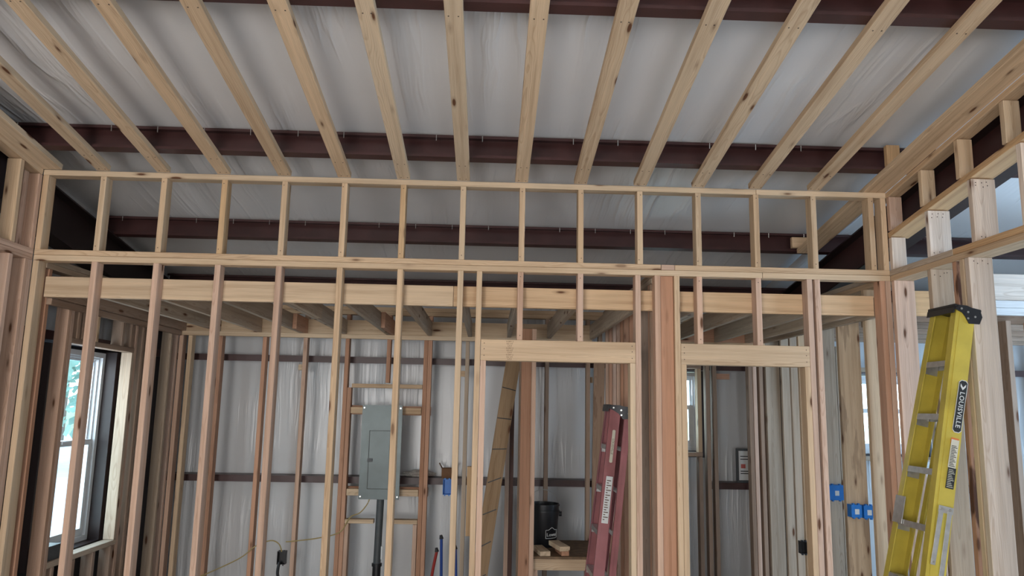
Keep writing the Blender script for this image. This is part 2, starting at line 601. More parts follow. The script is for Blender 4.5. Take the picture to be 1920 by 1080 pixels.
# ---------------------------------------------------------------- steel purlins and rafters
def purlin(yw, label, x0=-121.5, x1=XR, clips=True, y_shift=0):
    """lipped C section, web at y=yw at the bottom, flanges towards the camera"""
    zb = zs(yw, 1.55)
    o = empty('steel_purlin', (x0, yw, zb), label, 'beam', 'steel roof purlins')
    h = PH - 0.1
    t = 0.12
    f = 2.6
    lip = 0.8
    bm = MB()
    th = math.atan(SL)
    # section in (along -slope, up)
    sec = [(0, 0), (-f, 0), (-f, lip), (-f + t, lip), (-f + t, t), (-t, t), (-t, h - t), (-f + t, h - t), (-f + t, h - lip), (-f, h - lip), (-f, h), (0, h)]
    pts = []
    for u, v in sec:
        pts.append((yw + u * math.cos(th) + v * math.sin(th), zb - u * math.sin(th) + v * math.cos(th)))
    bm.prism(pts, 'X', x0, x1)
    bm.build('web', M['steel'], o)
    if clips:
        sb = MB()
        x = x0 + 8
        while x < 118:
            u, v = -f + 1.6, h - 0.15
            yy = yw + u * math.cos(th) + v * math.sin(th)
            zz = zb - u * math.sin(th) + v * math.cos(th)
            uu = -f - 0.15
            y2 = yw + uu * math.cos(th) + v * math.sin(th)
            z2 = zb - uu * math.sin(th) + v * math.cos(th)
            sb.tube([(x, y2, z2), (x, y2 + 0.1, z2 - 1.5)], 0.11, 6)
            x += 12.0 + random.uniform(-0.3, 0.3)
        q = sb.build('roof_screws', M['screw'], o)
        q['kind'] = 'stuff'
    return o


purlin(-124.8, 'dark red steel purlin crossing the ceiling out of sight behind the photographer', clips=False)
purlin(-66.2, 'dark red steel purlin along the very top edge of the view above the battens')
purlin(-7.6, 'dark red steel purlin with small screws just in front of the cripple wall top plate')
purlin(50.6, 'dark red steel purlin seen through the short cripple studs of the upper wall')
purlin(107.0, 'dark steel eave strut along the top of the far wall, just above the ledger board', clips=False)


def rafter(xc, label, fl_=3.0, depth=13.8, wm='steeldark'):
    o = empty('steel_rafter', (xc, YB, 0), label, 'beam', 'tapered steel frame rafters')
    def zt(y): return zs(y, 1.45)
    def zbm(y): return zt(y) - depth
    y0, y1 = -215.0, YB - 9
    bm = MB().prism([(y0, zbm(y0) + .5), (y1, zbm(y1) + .5), (y1, zt(y1) - .5), (y0, zt(y0) - .5)], 'X', xc - 0.15, xc + 0.15)
    bm.build('web', M[wm], o)
    for nm, f0 in (('bottom_flange', zbm), ('top_flange', lambda y: zt(y) - 0.5)):
        MB().prism([(y0, f0(y0)), (y1, f0(y1)), (y1, f0(y1) + .5), (y0, f0(y0) + .5)], 'X', xc - fl_, xc + fl_).build(nm, M['steeldark'], o)
    # tapered column at the eave
    c = MB().prism([(y1 - 8, 0), (y1, 0), (y1, zbm(y1)), (y1 - 14, zbm(y1 - 14))], 'X', xc - 0.15, xc + 0.15)
    c.box(xc - fl_, xc + fl_, y1, y1 + 0.5, 0, zt(y1))
    c.build('column', M['steeldark'], o)
    return o


rafter(-118.0, 'dark steel frame rafter in shadow behind the left stud wall')
rafter(126.2, 'dark steel frame rafter running behind the top of the right stud wall', depth=12.3, wm='steel')


# ---------------------------------------------------------------- outer walls
def holes_wall(parent, name, mat, axis, c0, c1, u0, u1, v0, v1, holes):
    """slab on plane axis between c0,c1 with rectangular holes (u=horizontal, v=vertical)"""
    us = sorted({u0, u1, *[h[0] for h in holes], *[h[1] for h in holes]})
    vs = sorted({v0, v1, *[h[2] for h in holes], *[h[3] for h in holes]})
    b = MB()
    for a0, a1 in zip(us, us[1:]):
        col = []
        for b0, b1 in zip(vs, vs[1:]):
            mu, mv = (a0 + a1) / 2, (b0 + b1) / 2
            if any(h[0] < mu < h[1] and h[2] < mv < h[3] for h in holes):
                continue
            if col and abs(col[-1][1] - b0) < 1e-6:
                col[-1][1] = b1
            else:
                col.append([b0, b1])
        for b0, b1 in col:
            if axis == 'Y':
                b.box(a0, a1, c0, c1, b0, b1)
            else:
                b.box(c0, c1, a0, a1, b0, b1)
    return b.build(name, mat, parent)


W2 = (63.5, 93.8, 54.8, 86.2)      # back wall window near the doorway
W3 = (153.4, 183.4, 54.8, 86.2)    # back wall window of the right bay
WL = (21.9, 57.9, 26.2, 85.6)      # left wall window (y0,y1,z0,z1)
wb = empty('wall_back', (0, 100, 0), kind='structure')
holes_wall(wb, 'vinyl_liner', M['wallvinyl'], 'Y', YB - 0.6, YB + 3, XL, XR, 0, 121.5, [W2, W3])
we = empty('wall_left_outer', (-123, 0, 0), kind='structure')
holes_wall(we, 'black_liner', M['black'], 'X', -122.4, -122.2, YF, YB - 0.6, 0, 87.5, [(WL[0], WL[1], WL[2], WL[3])])
holes_wall(we, 'vinyl_liner', M['wallvinyl'], 'X', -126, -122.5, YF, YB - 0.6, 0, 118, [(WL[0], WL[1], WL[2], WL[3])])
b_ = MB().prism([(YF, 118), (YB - .6, 118), (YB - .6, zs(YB - .6, PH + 3.5)), (YF, zs(YF, PH + 3.5))], 'X', -126, -122.5)
b_.build('gable_liner', M['wallvinyl'], we)
wr = empty('wall_rear', (70, YF, 0), kind='structure')
holes_wall(wr, 'vinyl_liner', M['wallvinyl'], 'Y', YF - 3, YF, XL, XR, 0, 190, [])
wo = empty('wall_right_outer', (XR, 0, 0), kind='structure')
MB().prism([(YF, 0), (YB - .6, 0), (YB - .6, zs(YB - .6, PH + 3.5)), (YF, zs(YF, PH + 3.5))], 'X', XR, XR + 3).build('vinyl_liner', M['wallvinyl'], wo)


def girt(parent, x0, x1, zb, label=None):
    # horizontal C girt: web is a shelf, inner flange 2.5 in high faces the room
    t = 0.12
    y0, y1 = 101.5, YB - 0.7
    sec = [(y0, zb), (y0, zb + 2.5), (y1, zb + 2.5), (y1, zb + 2.5 - 1.2), (y1 - t, zb + 2.5 - 1.2), (y1 - t, zb + 2.5 - t), (y0 + t, zb + 2.5 - t), (y0 + t, zb)]
    return MB().prism(sec, 'X', x0, x1).build('girt', M['steel'], parent)


for x0, x1 in ((XL + 1, W2[0] - 3), (W2[1] + 3, W3[0] - 3), (W3[1] + 3, XR - 1)):
    girt(wb, x0, x1, 40.6)
girt(wb, XL + 1, XR - 1, 86.6)
# left outer wall girt above the window
wg = empty('trim_1', (-118, 48, 88), kind='structure')
MB().prism([(-114.9, 86.9), (-122.1, 86.9), (-122.1, 89.4), (-122, 89.5), (-114.9, 89.5)], 'Y', 3.7, 91.5).build('girt', M['steel'], wg)

# ---------------------------------------------------------------- the wall we look at
wf = empty('wall_front', (0, 1.75, 0), kind='structure')
D0, D1 = 0.0, 3.5
# upper short wall
brd('top_plate', wf, -111.1, 80.9, D0, D1, TP, TP + 1.5, 'y')
brd('top_plate', wf, 81.0, 117.0, D0, D1, TP, TP + 1.5, 'y')
brd('sole_plate', wf, -111.1, 54.4, D0, D1, 107.68, 109.12, 'y')
brd('sole_plate', wf, 58.2, 116.9, D0, D1, 107.68, 109.12, 'y')
brd('sole_plate', wf, 54.55, 58.1, D0, D1, 107.68, 109.12, 'p')
brd('top_plate', wf, -111.1, 81.9, D0, D1, 106.13, 107.62, 'y')
brd('top_plate', wf, 82.0, 116.9, D0, D1, 106.13, 107.62, 'y')
ct = {-1: 'o', -4: 'o', 3: 'y'}
brd('cripple_stud', wf, -111.1, -109.6, D0, D1, 109.12, TP, 'y')
for k in range(-6, 8):
    x = 16 * k + random.uniform(-0.12, 0.12)
    brd('cripple_stud', wf, x, x + 1.5, D0, D1, 109.12, TP, ct.get(k, 'y'))
brd('cripple_stud', wf, 115.4, 116.9, D0, D1, 109.12, TP, 'y')
# full height studs
brd('stud', wf, -111.1, -109.6, D0, D1, 1.5, 106.13, 'y')
tn = {-6: 'p', -5: 'p', -4: 'p', -3: 'p', -2: 'y', -1: 'y', 0: 'y'}
for k in range(-6, 1):
    x = 16 * k
    brd('stud', wf, x, x + 1.5, D0, D1, 1.5, 106.13, tn[k])
for x, t in ((5.05, 'y'), (47.45, 'p'), (52.7, 'p'), (57.95, 'y'), (93.95, 'p'), (96.1, 'p'), (113.9, 'r'), (115.45, 'p')):
    brd('stud', wf, x, x + 1.45, D0, D1, 1.5, 106.13, t)
brd('backer_stud', wf, 54.25, 57.85, 1.0, 2.5, 1.5, 106.13, 'r')
# door openings
for x0, x1 in ((6.6, 47.4), (59.45, 93.9)):
    brd('door_header', wf, x0, x1, D0, 1.5, 82.5, 88.0, 'y')
    brd('door_header', wf, x0, x1, 2.0, 3.5, 82.5, 88.0, 'y')
    brd('jack_stud', wf, x0, x0 + 1.45, D0, D1, 1.5, 82.5, 'p' if x0 < 10 else 'y')
    brd('jack_stud', wf, x1 - 1.45, x1, D0, D1, 1.5, 82.5, 'y')
for x, t in ((16, 'p'), (32, 'p'), (64, 'p'), (80, 'p')):
    brd('cripple_stud', wf, x, x + 1.5, D0, D1, 88.0, 106.13, t)
# bottom plates
for x0, x1 in ((-111.1, 6.5), (47.5, 59.4), (94.0, 116.9)):
    brd('bottom_plate', wf, x0, x1, D0, D1, 0.0, 1.5, 'y')
# ledger carrying the joists
brd('ledger_board', wf, -109.4, -1.2, 3.52, 5.0, 97.0, 102.5, 'y')
brd('ledger_board', wf, -1.1, 113.8, 3.52, 5.0, 97.0, 102.5, (0.62, 0.44, 0.275, 1))

# nail heads
nb = MB()
def nailp(x, z, y=0.0):
    nb.box(x - 0.11, x + 0.11, y - 0.02, y + 0.1, z - 0.11, z + 0.11)
for k in list(range(-6, 8)):
    for zz in (TP - 1.0, 110.3):
        nailp(16 * k + 0.75 + random.uniform(-.3, .3), zz)
for x in (16, 32, 64, 80):
    nailp(x + .7, 104.9); nailp(x + .8, 89.2)
for x0, x1 in ((6.6, 47.4), (59.45, 93.9)):
    for zz in (83.8, 85.5, 87.0):
        nailp(x0 + 0.9, zz); nailp(x1 - 0.9, zz)
q = nb.build('nail_heads', M['nail'], wf)
q['kind'] = 'stuff'
# grade stamps printed on the left door header
def stamp(parent, x, y, z, rows, ex=(1, 0, 0), ez=(0, -1, 0), size=0.55):
    ex = Vector(ex); ez = Vector(ez); ey = ez.cross(ex)
    for r_, tx in enumerate(rows):
        p = Vector((x, y, z)) + ey * (-r_ * size * 1.05)
        text_mesh('grade_stamp', tx, size, M['stamp'], parent, frame(p.x, p.y, p.z, ex, ey, ez), 0.004)
stamp(wf, 14.2, -0.02, 87.5, ['S-DRY 2', 'KD HT', 'S-P-F', 'S-DRY 2', 'KD HT', 'S-P-F', 'S-DRY 2', 'KD HT', 'S-P-F'])

# ---------------------------------------------------------------- left and right side walls of the hall
wl = empty('wall_left', (-113, -60, 0), kind='structure')
X0, X1 = -114.7, -111.2
brd('top_plate', wl, X0, X1, -200, -0.05, 106.13, 107.62, 'p')
brd('top_plate', wl, X0, X1, -200, -0.05, 107.68, 109.12, 'p')
beam('top_plate', wl, ((X0 + X1) / 2, -200, zs(-200, -0.76)), ((X0 + X1) / 2, 0, zs(0, -0.76)), 3.5, 1.5, 'y', up=UPS)
ys = [-1.5, -9.6] + [-25.6 - 16 * i for i in range(11)]
for i, y in enumerate(ys):
    brd('stud', wl, X0, X1, y, y + 1.5, 1.5, 106.1, 'p')
    brd('cripple_stud', wl, X0, X1, y, y + 1.5, 109.13, zs(y + 1.5, -1.56), 'p' if i == 0 else 'y')
brd('stud', wl, X0, X1, -3.05, -1.55, 1.5, 106.1, 'p')
brd('cripple_stud', wl, X0, X0 + 0.9, -3.6, -1.6, 109.13, zs(-1.5, -1.56), 'p')
brd('bottom_plate', wl, X0, X1, -200, 0, 0, 1.5, 'y')

wrt = empty('wall_right', (119, -60, 0), kind='structure')
X0, X1 = 117.0, 122.5
brd('top_plate', wrt, X0, X1, -200, -0.05 + 110, 106.13, 107.62, 'y')
brd('top_plate', wrt, X0, X1, -27.5, 105, 107.68, 109.12, 'g')
brd('top_plate', wrt, X0, X1, -200, -27.6, 107.68, 109.12, 'o')
def zm(y): return 118.0 - 0.163 * y
upm = Vector((0, 0.163, 1)).normalized()
beam('sloping_plate', wrt, (119.75, -200, zm(-200) + .76), (119.75, 0, zm(0) + .76), 5.5, 1.5, 'o', up=upm)
beam('top_plate', wrt, (118.75, -200, zs(-200, -0.76)), (118.75, 3.5, zs(3.5, -0.76)), 3.5, 1.5, 'y', up=UPS)
for i, y in enumerate([-1.6, -19.0, -36.2, -52.5] + [-68.5 - 16 * j for j in range(8)]):
    brd('stud', wrt, X0, X1 - (1.6 if i == 0 else 0), y, y + 1.5, 109.13, zm(y + 1.5) - 0.05, 'w')
for i, y in enumerate([-1.6, -17.2, -32.4, -48.6] + [-64.6 - 16 * j for j in range(8)]):
    brd('cripple_stud', wrt, X0, 120.5, y, y + 1.5, zm(y) + 1.65, zs(y + 1.5, -1.56), 'y' if i else 'p')
low = [(-1.6, 'p'), (-18.4, 'g'), (-33.2, 'w'), (-52.5, 'w')] + [(-68.5 - 16 * j, 'y') for j in range(8)]
for y, t in low:
    brd('stud', wrt, X0, X1, y, y + 1.5, 1.5, 106.1, t)
brd('stud', wrt, X0 + 0.2, 120.9, -28.2, -26.7, 1.5, 106.1, 'r', mat=BARK)
brd('stud', wrt, X0, X0 + 3.0, -31.2, -29.7, 1.5, 106.1, 'y')
brd('bottom_plate', wrt, X0, X1, -200, 109, 0, 1.5, 'y')
nb = MB()
for y in (-19.0, -36.2, -52.5):
    for zz in (zm(y) - 1.2, zm(y) - 2.0, 110.2):
        for i in range(3):
            x = 118.1 + i * 1.3 + random.uniform(-.3, .3)
            z = zz + random.uniform(-.2, .2)
            nb.box(x - 0.11, x + 0.11, y - 0.03, y + 0.1, z - 0.11, z + 0.11)
for y in (-18.4, -33.2, -52.5):
    for i in range(4):
        x = 118.0 + i * 1.1 + random.uniform(-.3, .3)
        z = 104.8 + random.uniform(-.5, .5)
        nb.box(x - 0.11, x + 0.11, y - 0.03, y + 0.1, z - 0.11, z + 0.11)
nb.build('nail_heads', M['nail'], wrt)
# its continuation beyond the wall we look at
for y, t, mt in ((14.6, 'y', None), (30.6, 'y', ROUGH), (46.6, 'g', None), (62.6, 'y', None), (70.0, 'g', None), (78.6, 'g', None), (94.6, 'g', None), (100.5, 'p', None), (107.0, 'g', None)):
    xa = {14.6: 116.7, 30.6: 116.2}.get(y, X0)
    brd('stud', wrt, xa, X1 if y != 30.6 else 122.9, y, y + 1.5, 1.5, 106.1, t, mat=mt)
brd('stud', wrt, X0 + 2.5, X0 + 4.0, 9.0, 12.5, 1.5, 106.1, 'w')

# ---------------------------------------------------------------- back room: wall framing, joists
wbf = empty('wall_back_framing', (0, 94, 0), kind='structure')
F0, F1 = 93.0, 96.5
brd('top_plate', wbf, -109.5, 116.8, F0, F1, 104.9, 106.4, 'y')
brd('top_plate', wbf, -109.5, 116.8, F0, F1, 106.45, 107.95, 'y')
brd('nailer', wbf, -108, 48.5, 91.48, 92.98, 95.4, 97.0, 'y')
brd('rim_board', wbf, -108, 48.5, 91.48, 92.98, 97.02, 102.5, 'y')
brd('rim_board', wbf, 57.5, 116.0, 91.48, 92.98, 97.02, 102.5, 'r')
brd('nailer', wbf, 57.5, 116.0, 91.48, 92.98, 95.4, 97.0, 'y')
pt = 92.9
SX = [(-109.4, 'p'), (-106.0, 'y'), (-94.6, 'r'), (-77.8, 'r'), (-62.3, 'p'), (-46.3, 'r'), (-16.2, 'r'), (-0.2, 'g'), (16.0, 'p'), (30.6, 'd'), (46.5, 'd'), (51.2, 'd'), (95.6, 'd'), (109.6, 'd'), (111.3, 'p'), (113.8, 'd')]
for x, t in SX:
    brd('stud', wbf, x, x + 1.5, F0, F1, 1.5, 104.85, t)
brd('stud', wbf, -30.4, -28.9, F0, F1, 78.9, 104.85, 'r')
brd('stud', wbf, -43.0 - 1.7, -43.2, F0, F1, 1.5, 76.9, 'r')
brd('stud', wbf, -14.6, -13.1, F0, F1, 1.5, 104.85, 'r')
for z in (76.9, 27.0):
    if z > 50:
        brd('blocking', wbf, -43.1, -16.3, F0, F1, z, z + 1.5, 'y')
    else:
        brd('blocking', wbf, -43.1, -32.5, F0, F1, z, z + 1.5, 'y')
        brd('blocking', wbf, -27.4, -16.3, F0, F1, z, z + 1.5, 'y')
brd('jack_stud', wbf, -43.1, -41.6, F0, F1, 1.5, 26.9, 'p')
brd('jack_stud', wbf, -17.9, -16.4, F0, F1, 1.5, 26.9, 'p')
# flat blocks that carry the electrical panel
for z in (66.8, 36.6):
    brd('blocking', wbf, -44.5, -13.0, 96.55, 98.05, z, z + 3.4, 'r')
    brd('blocking', wbf, -43.1, -16.4, 93.3, 94.8, z + 0.4, z + 2.8, 'y')
# window framing of the room behind the right doorway
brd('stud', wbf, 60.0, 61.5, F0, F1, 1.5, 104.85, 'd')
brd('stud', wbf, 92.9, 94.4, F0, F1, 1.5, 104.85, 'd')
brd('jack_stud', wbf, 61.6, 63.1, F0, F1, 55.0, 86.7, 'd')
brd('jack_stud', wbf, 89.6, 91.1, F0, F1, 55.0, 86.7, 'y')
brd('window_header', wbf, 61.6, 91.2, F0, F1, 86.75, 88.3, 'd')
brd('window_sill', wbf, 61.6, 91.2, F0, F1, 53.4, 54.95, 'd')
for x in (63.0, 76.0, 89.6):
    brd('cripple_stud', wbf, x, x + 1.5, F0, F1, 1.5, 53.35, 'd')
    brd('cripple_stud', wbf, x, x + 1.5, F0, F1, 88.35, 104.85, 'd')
brd('bottom_plate', wbf, -109.5, 116.8, F0, F1, 0, 1.5, 'y')
for x, z, l in ((-64.6, 83.2, 2.6), (-2.8, 82.0, 2.6), (97.2, 83.0, 6.2), (47.9, 80.6, 1.6)):
    brd('block', wbf, x, x + l, F1 + .05, F1 + 1.5, z, z + 2.2, 'y' if l < 6 else 'r')
brd('block', wbf, 1.65, 3.4, 93.1, 96.4, 23.0, 48.2, 'o')

joist_x = [-107.9, -94.9, -79.5, -63.6, -47.2, -30.6, -14.8, 0.6, 15.6, 31.0, 47.5]
cb = empty('ceiling_back_rooms', (0, 48, 97), kind='structure')
for i, x in enumerate(joist_x):
    brd('joist', cb, x, x + 1.5, 5.02, 91.4, 97.0, 102.5, 'g' if i else 'd')
for x in (64.0, 80.0, 96.0, 108.0, 115.2):
    brd('joist', cb, x, x + 1.5, 5.02, 91.4, 97.0, 102.5, 'g')
for x in (-45.6, 65.6):
    brd('lapped_joist', cb, x, x + 1.5, 5.05, 40.0, 97.0, 102.5, 'g')
brd('joist_stub', cb, -29.0, -27.5, 64.0, 91.4, 97.0, 102.5, 'r')
brd('joist_stub', cb, -62.0, -60.5, 74.0, 91.4, 97.0, 102.5, 'r')

# left wall of the back room
wll = empty('wall_left_back', (-111, 50, 0), kind='structure')
X0, X1 = -113.0, -109.5
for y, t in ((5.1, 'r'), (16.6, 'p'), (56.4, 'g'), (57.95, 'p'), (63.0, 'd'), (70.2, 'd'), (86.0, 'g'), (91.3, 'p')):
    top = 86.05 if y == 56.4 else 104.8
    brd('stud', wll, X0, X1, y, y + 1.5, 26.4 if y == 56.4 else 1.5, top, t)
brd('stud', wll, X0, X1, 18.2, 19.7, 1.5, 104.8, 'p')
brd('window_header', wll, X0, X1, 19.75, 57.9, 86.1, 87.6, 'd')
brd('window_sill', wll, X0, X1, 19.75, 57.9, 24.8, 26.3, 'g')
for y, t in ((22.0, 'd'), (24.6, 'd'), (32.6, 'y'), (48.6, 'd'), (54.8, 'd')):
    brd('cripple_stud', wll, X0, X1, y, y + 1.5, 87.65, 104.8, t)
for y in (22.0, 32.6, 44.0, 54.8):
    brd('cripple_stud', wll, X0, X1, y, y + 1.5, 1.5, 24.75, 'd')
brd('top_plate', wll, X0, X1, 3.6, 92.9, 104.85, 106.35, 'g')
brd('top_plate', wll, X0, X1, 3.6, 92.9, 106.4, 107.9, 'g')
brd('nailer', wll, X1 + .02, X1 + 1.5, 5.1, 91.4, 95.2, 96.95, 'd')
brd('bottom_plate', wll, X0, X1, 3.6, 92.9, 0, 1.5, 'g')

# partition between the two back rooms, closet posts
wp = empty('wall_partition', (54.5, 50, 0), kind='structure')
X0, X1 = 52.8, 56.3
for y, t in ((6.5, 'd'), (8.1, 'r'), (21, 'd'), (37, 'r'), (47.0, 'r'), (53, 'r'), (61, 'p'), (69, 'p'), (77, 'r'), (85, 'p')):
    brd('stud', wp, X0, X1, y, y + 1.5, 1.5, 104.8, t)
brd('top_plate', wp, X0, X1, 5.1, 91.3, 104.85, 106.35, 'g')
brd('top_plate', wp, X0, X1, 5.1, 91.3, 106.4, 107.9, 'g')
brd('bottom_plate', wp, X0, X1, 5.1, 91.3, 0, 1.5, 'y')
wc = empty('wall_closet', (22, 57, 0), kind='structure')
brd('stud', wc, 19.8, 23.2, 56.0, 57.5, 0, 96.9, 'r')
brd('stud', wc, 23.25, 24.75, 56.0, 59.5, 0, 96.9, 'p')
brd('stud', wc, 19.5, 21.0, 62.5, 66, 0, 96.9, 'd')
brd('stud', wc, 17.4, 18.9, 88.4, 91.2, 0, 94.9, (0.10, 0.055, 0.045, 1))
# upright dark sheathing board in the closet corner
beam('sheathing_board', wbf, (49.6, 88.2, 2), (50.9, 88.2, 94.5), 4.2, 0.7, 'd', up=(0, 1, 0), mat=ROUGH)

# ---------------------------------------------------------------- windows
def window(name, mw_axis, c, u0, u1, v0, v1, rail, parent=None):
    """double hung window. axis 'Y': plane y=c facing -Y ; axis 'X': plane x=c facing +X"""
    cx = (u0 + u1) / 2
    if mw_axis == 'Y':
        o = empty(name, (cx, c, v0), kind='structure')
        mw = frame(cx, c, v0, (1, 0, 0), (0, 1, 0), (0, 0, 1))
    else:
        o = empty(name, (c, cx, v0), kind='structure')
        mw = frame(c, cx, v0, (0, 1, 0), (-1, 0, 0), (0, 0, 1))
    W, H = (u1 - u0) / 2, v1 - v0
    def ring(b, w0, z0, z1, t, y0, y1):
        b.box(-w0, -w0 + t, y0, y1, z0, z1); b.box(w0 - t, w0, y0, y1, z0, z1)
        b.box(-w0 + t, w0 - t, y0, y1, z0, z0 + t); b.box(-w0 + t, w0 - t, y0, y1, z1 - t, z1)
    b = MB(); ring(b, W, 0, H, 1.6, 0, 3.4); ring(b, W - 1.6, 1.6, H - 1.6, 0.7, 1.0, 3.2)
    b.build('window_frame', M['whiteplastic'], o, mw)
    rz = rail - v0
    b = MB(); ring(b, W - 1.6, rz - 0.6, H - 1.6, 1.5, 2.0, 3.0); s1 = b.build('upper_sash', M['whiteplastic'], o, mw)
    b = MB(); ring(b, W - 2.3, 2.2, rz + 0.9, 1.7, 0.6, 1.9); s2 = b.build('lower_sash', M['whiteplastic'], o, mw)
    MB().box(-W + 3.1, W - 3.1, 2.4, 2.5, rz + 0.9, H - 3.1).build('pane', M['glass'], s1, mw)
    MB().box(-W + 4.0, W - 4.0, 1.2, 1.3, 3.9, rz - 0.8).build('pane', M['glass'], s2, mw)
    MB().box(-2, 2, 0.2, 0.6, rz - 0.1, rz + 0.7).build('sash_lock', M['whiteplastic'], o, mw)
    # steel jamb channels round the opening
    b = MB(); b.box(-W - 2.6, -W - 0.1, -3.6, 3.5, -2.5, H + .4); b.box(W + 0.1, W + 2.6, -3.6, 3.5, -2.5, H + .4)
    b.box(-W - .1, W + .1, -3.6, 3.5, -2.4, -0.1)
    b.build('steel_jamb', M['steeldark'], o, mw)
    return o


window('window_1', 'X', -118.6, WL[0] + .2, WL[1] - .2, WL[2], WL[3], 56.9)
window('window_2', 'Y', 106.0, W2[0] + .2, W2[1] - .2, 55.0, 85.9, 71.9)
window('window_3', 'Y', 106.0, W3[0] + .2, W3[1] - .2, 55.0, 85.9, 71.9)

# ---------------------------------------------------------------- right bay seen through the right wall
rb = empty('wall_right_bay', (180, 5, 0), kind='structure')
brd('header_board', rb, 138.0, 262, 3.6, 5.1, 102.3, 109.6, 'w')
brd('rim_strip', rb, 138.0, 262, 3.6, 5.1, 100.2, 102.2, (0.72, 0.74, 0.76, 1))
brd('rim_strip', rb, 138.0, 262, 3.9, 5.4, 98.2, 100.15, (0.72, 0.74, 0.76, 1))
brd('header_board', rb, 122.6, 137.9, 3.6, 5.1, 97.4, 104.3, 'o')
for y in (14, 30, 46, 62, 76):
    brd('joist', rb, 124.0, 262, y, y + 1.5, 97.0, 102.5, 'd')
for x, t in ((151.6, 'd'), (160.5, 'r'), (172.0, 'd'), (206.0, 'd')):
    brd('stud', rb, x, x + 1.5, 5.5, 11.0, 1.5, 96.9, t)
for x, t in ((146.0, 'g'), (150.8, 'p'), (184.6, 'p'), (206, 'g'), (232, 'g')):
    brd('stud', rb, x, x + 1.5, 96.6, 100.1, 0, 96.9, t)
brd('window_header', rb, 152.4, 184.5, 96.6, 100.1, 87.2, 88.8, 'g')
brd('window_sill', rb, 152.4, 184.5, 96.6, 100.1, 52.8, 54.4, 'g')


# ---------------------------------------------------------------- things: electrical panel, conduit, boxes, cables
ep = empty('electrical_panel', (-30.4, 93, 36.4), 'tall grey metal electrical panel mounted on blocks between the back wall studs', 'electrical panel')
MB().box(-37.3, -23.6, 89.4, 93.1, 36.8, 69.8, ch=0.15).build('cabinet', M['galv'], ep)
MB().box(-37.9, -23.0, 88.9, 89.35, 36.2, 70.4, ch=0.12).build('cover', M['galv'], ep)
b = MB(); b.box(-34.6, -27.2, 88.55, 88.88, 40.2, 60.8, ch=0.1)
dr = b.build('panel_door', M['galv'], ep)
b = MB()
for a0, a1, z0, z1 in ((-34.9, -34.72, 39.9, 61.1), (-27.08, -26.9, 39.9, 61.1), (-34.9, -26.9, 60.95, 61.1), (-34.9, -26.9, 39.9, 40.05)):
    b.box(a0, a1, 88.7, 88.88, z0, z1)
b.build('door_seam', M['ink'], ep)
b = MB(); b.box(-35.2, -33.2, 88.2, 88.54, 49.6, 51.0, ch=0.1)
b.build('latch', M['pvcgrey'], dr)
b = MB()
for x in (-37.2, -23.7):
    for z in (37.2, 69.4):
        b.tube([(x, 88.9, z), (x, 88.72, z)], 0.28, 10)
q = b.build('screws', M['screw'], ep)
cd = empty('conduit', (-30.2, 91.2, 0), 'dark grey conduit pipe dropping from the bottom of the electrical panel', 'pipe')
MB().tube([(-30.0, 91.3, 36.7), (-30.3, 91.3, 13.0)], 1.35, 20).build('pipe', M['pvcgrey'], cd, smooth=True)
MB().tube([(-30.3, 91.3, 13.4), (-30.3, 91.3, 12.4)], 1.85, 20).build('coupling', M['blackplastic'], cd, smooth=True)
MB().tube([(-30.3, 91.3, 12.4), (-30.35, 91.3, 0.0)], 1.5, 20).build('pipe', M['blackplastic'], cd, smooth=True)
MB().box(-28.9, -28.3, 90.0, 91.0, 15.0, 19.5).build('clip', M['paper'], cd)


def jbox(x, y, z, w_, h, d, label, mat, tabs=True, face=None, side=False, group='blue plastic electrical boxes'):
    """open fronted switch box facing -Y, back centre at x,y"""
    o = empty('junction_box', (x, y, z), label, 'electrical box', group)
    b = MB()
    t = 0.14
    b.box(x - w_ / 2, x + w_ / 2, y - t, y, z - h / 2, z + h / 2)
    b.box(x - w_ / 2, x - w_ / 2 + t, y - d, y - t, z - h / 2, z + h / 2)
    b.box(x + w_ / 2 - t, x + w_ / 2, y - d, y - t, z - h / 2, z + h / 2)
    b.box(x - w_ / 2 + t, x + w_ / 2 - t, y - d, y - t, z - h / 2, z - h / 2 + t)
    b.box(x - w_ / 2 + t, x + w_ / 2 - t, y - d, y - t, z + h / 2 - t, z + h / 2)
    b.build('box_shell', mat, o)
    if face == 'front':
        b = MB(); b.box(x - w_ / 2 + t, x + w_ / 2 - t, y - 0.5, y - t - 0.01, z - h / 2 + t, z + h / 2 - t)
        b.tube([(x, y - 0.5, z), (x, y - 0.7, z)], 0.75, 16)
        b.build('box_back', mat, o)
    if face == 'closed':
        b = MB(); b.box(x - w_ / 2, x + w_ / 2, y - d - 0.12, y - d - 0.01, z - h / 2, z + h / 2)
        b.build('box_back', mat, o)
        MB().box(x - 0.55, x + 0.75, y - d - 0.15, y - d - 0.125, z - 0.9, z + 0.6).build('label', M['paper'], o)
    if tabs:
        b = MB()
        for zz in (z + h / 2 + 0.2, z - h / 2 - 0.2):
            for xx in (x - w_ / 4, x + w_ / 4):
                b.box(xx - 0.25, xx + 0.25, y - d, y - d + 0.8, zz - 0.2, zz + 0.2)
        b.build('mounting_tabs', mat, o)
    return o


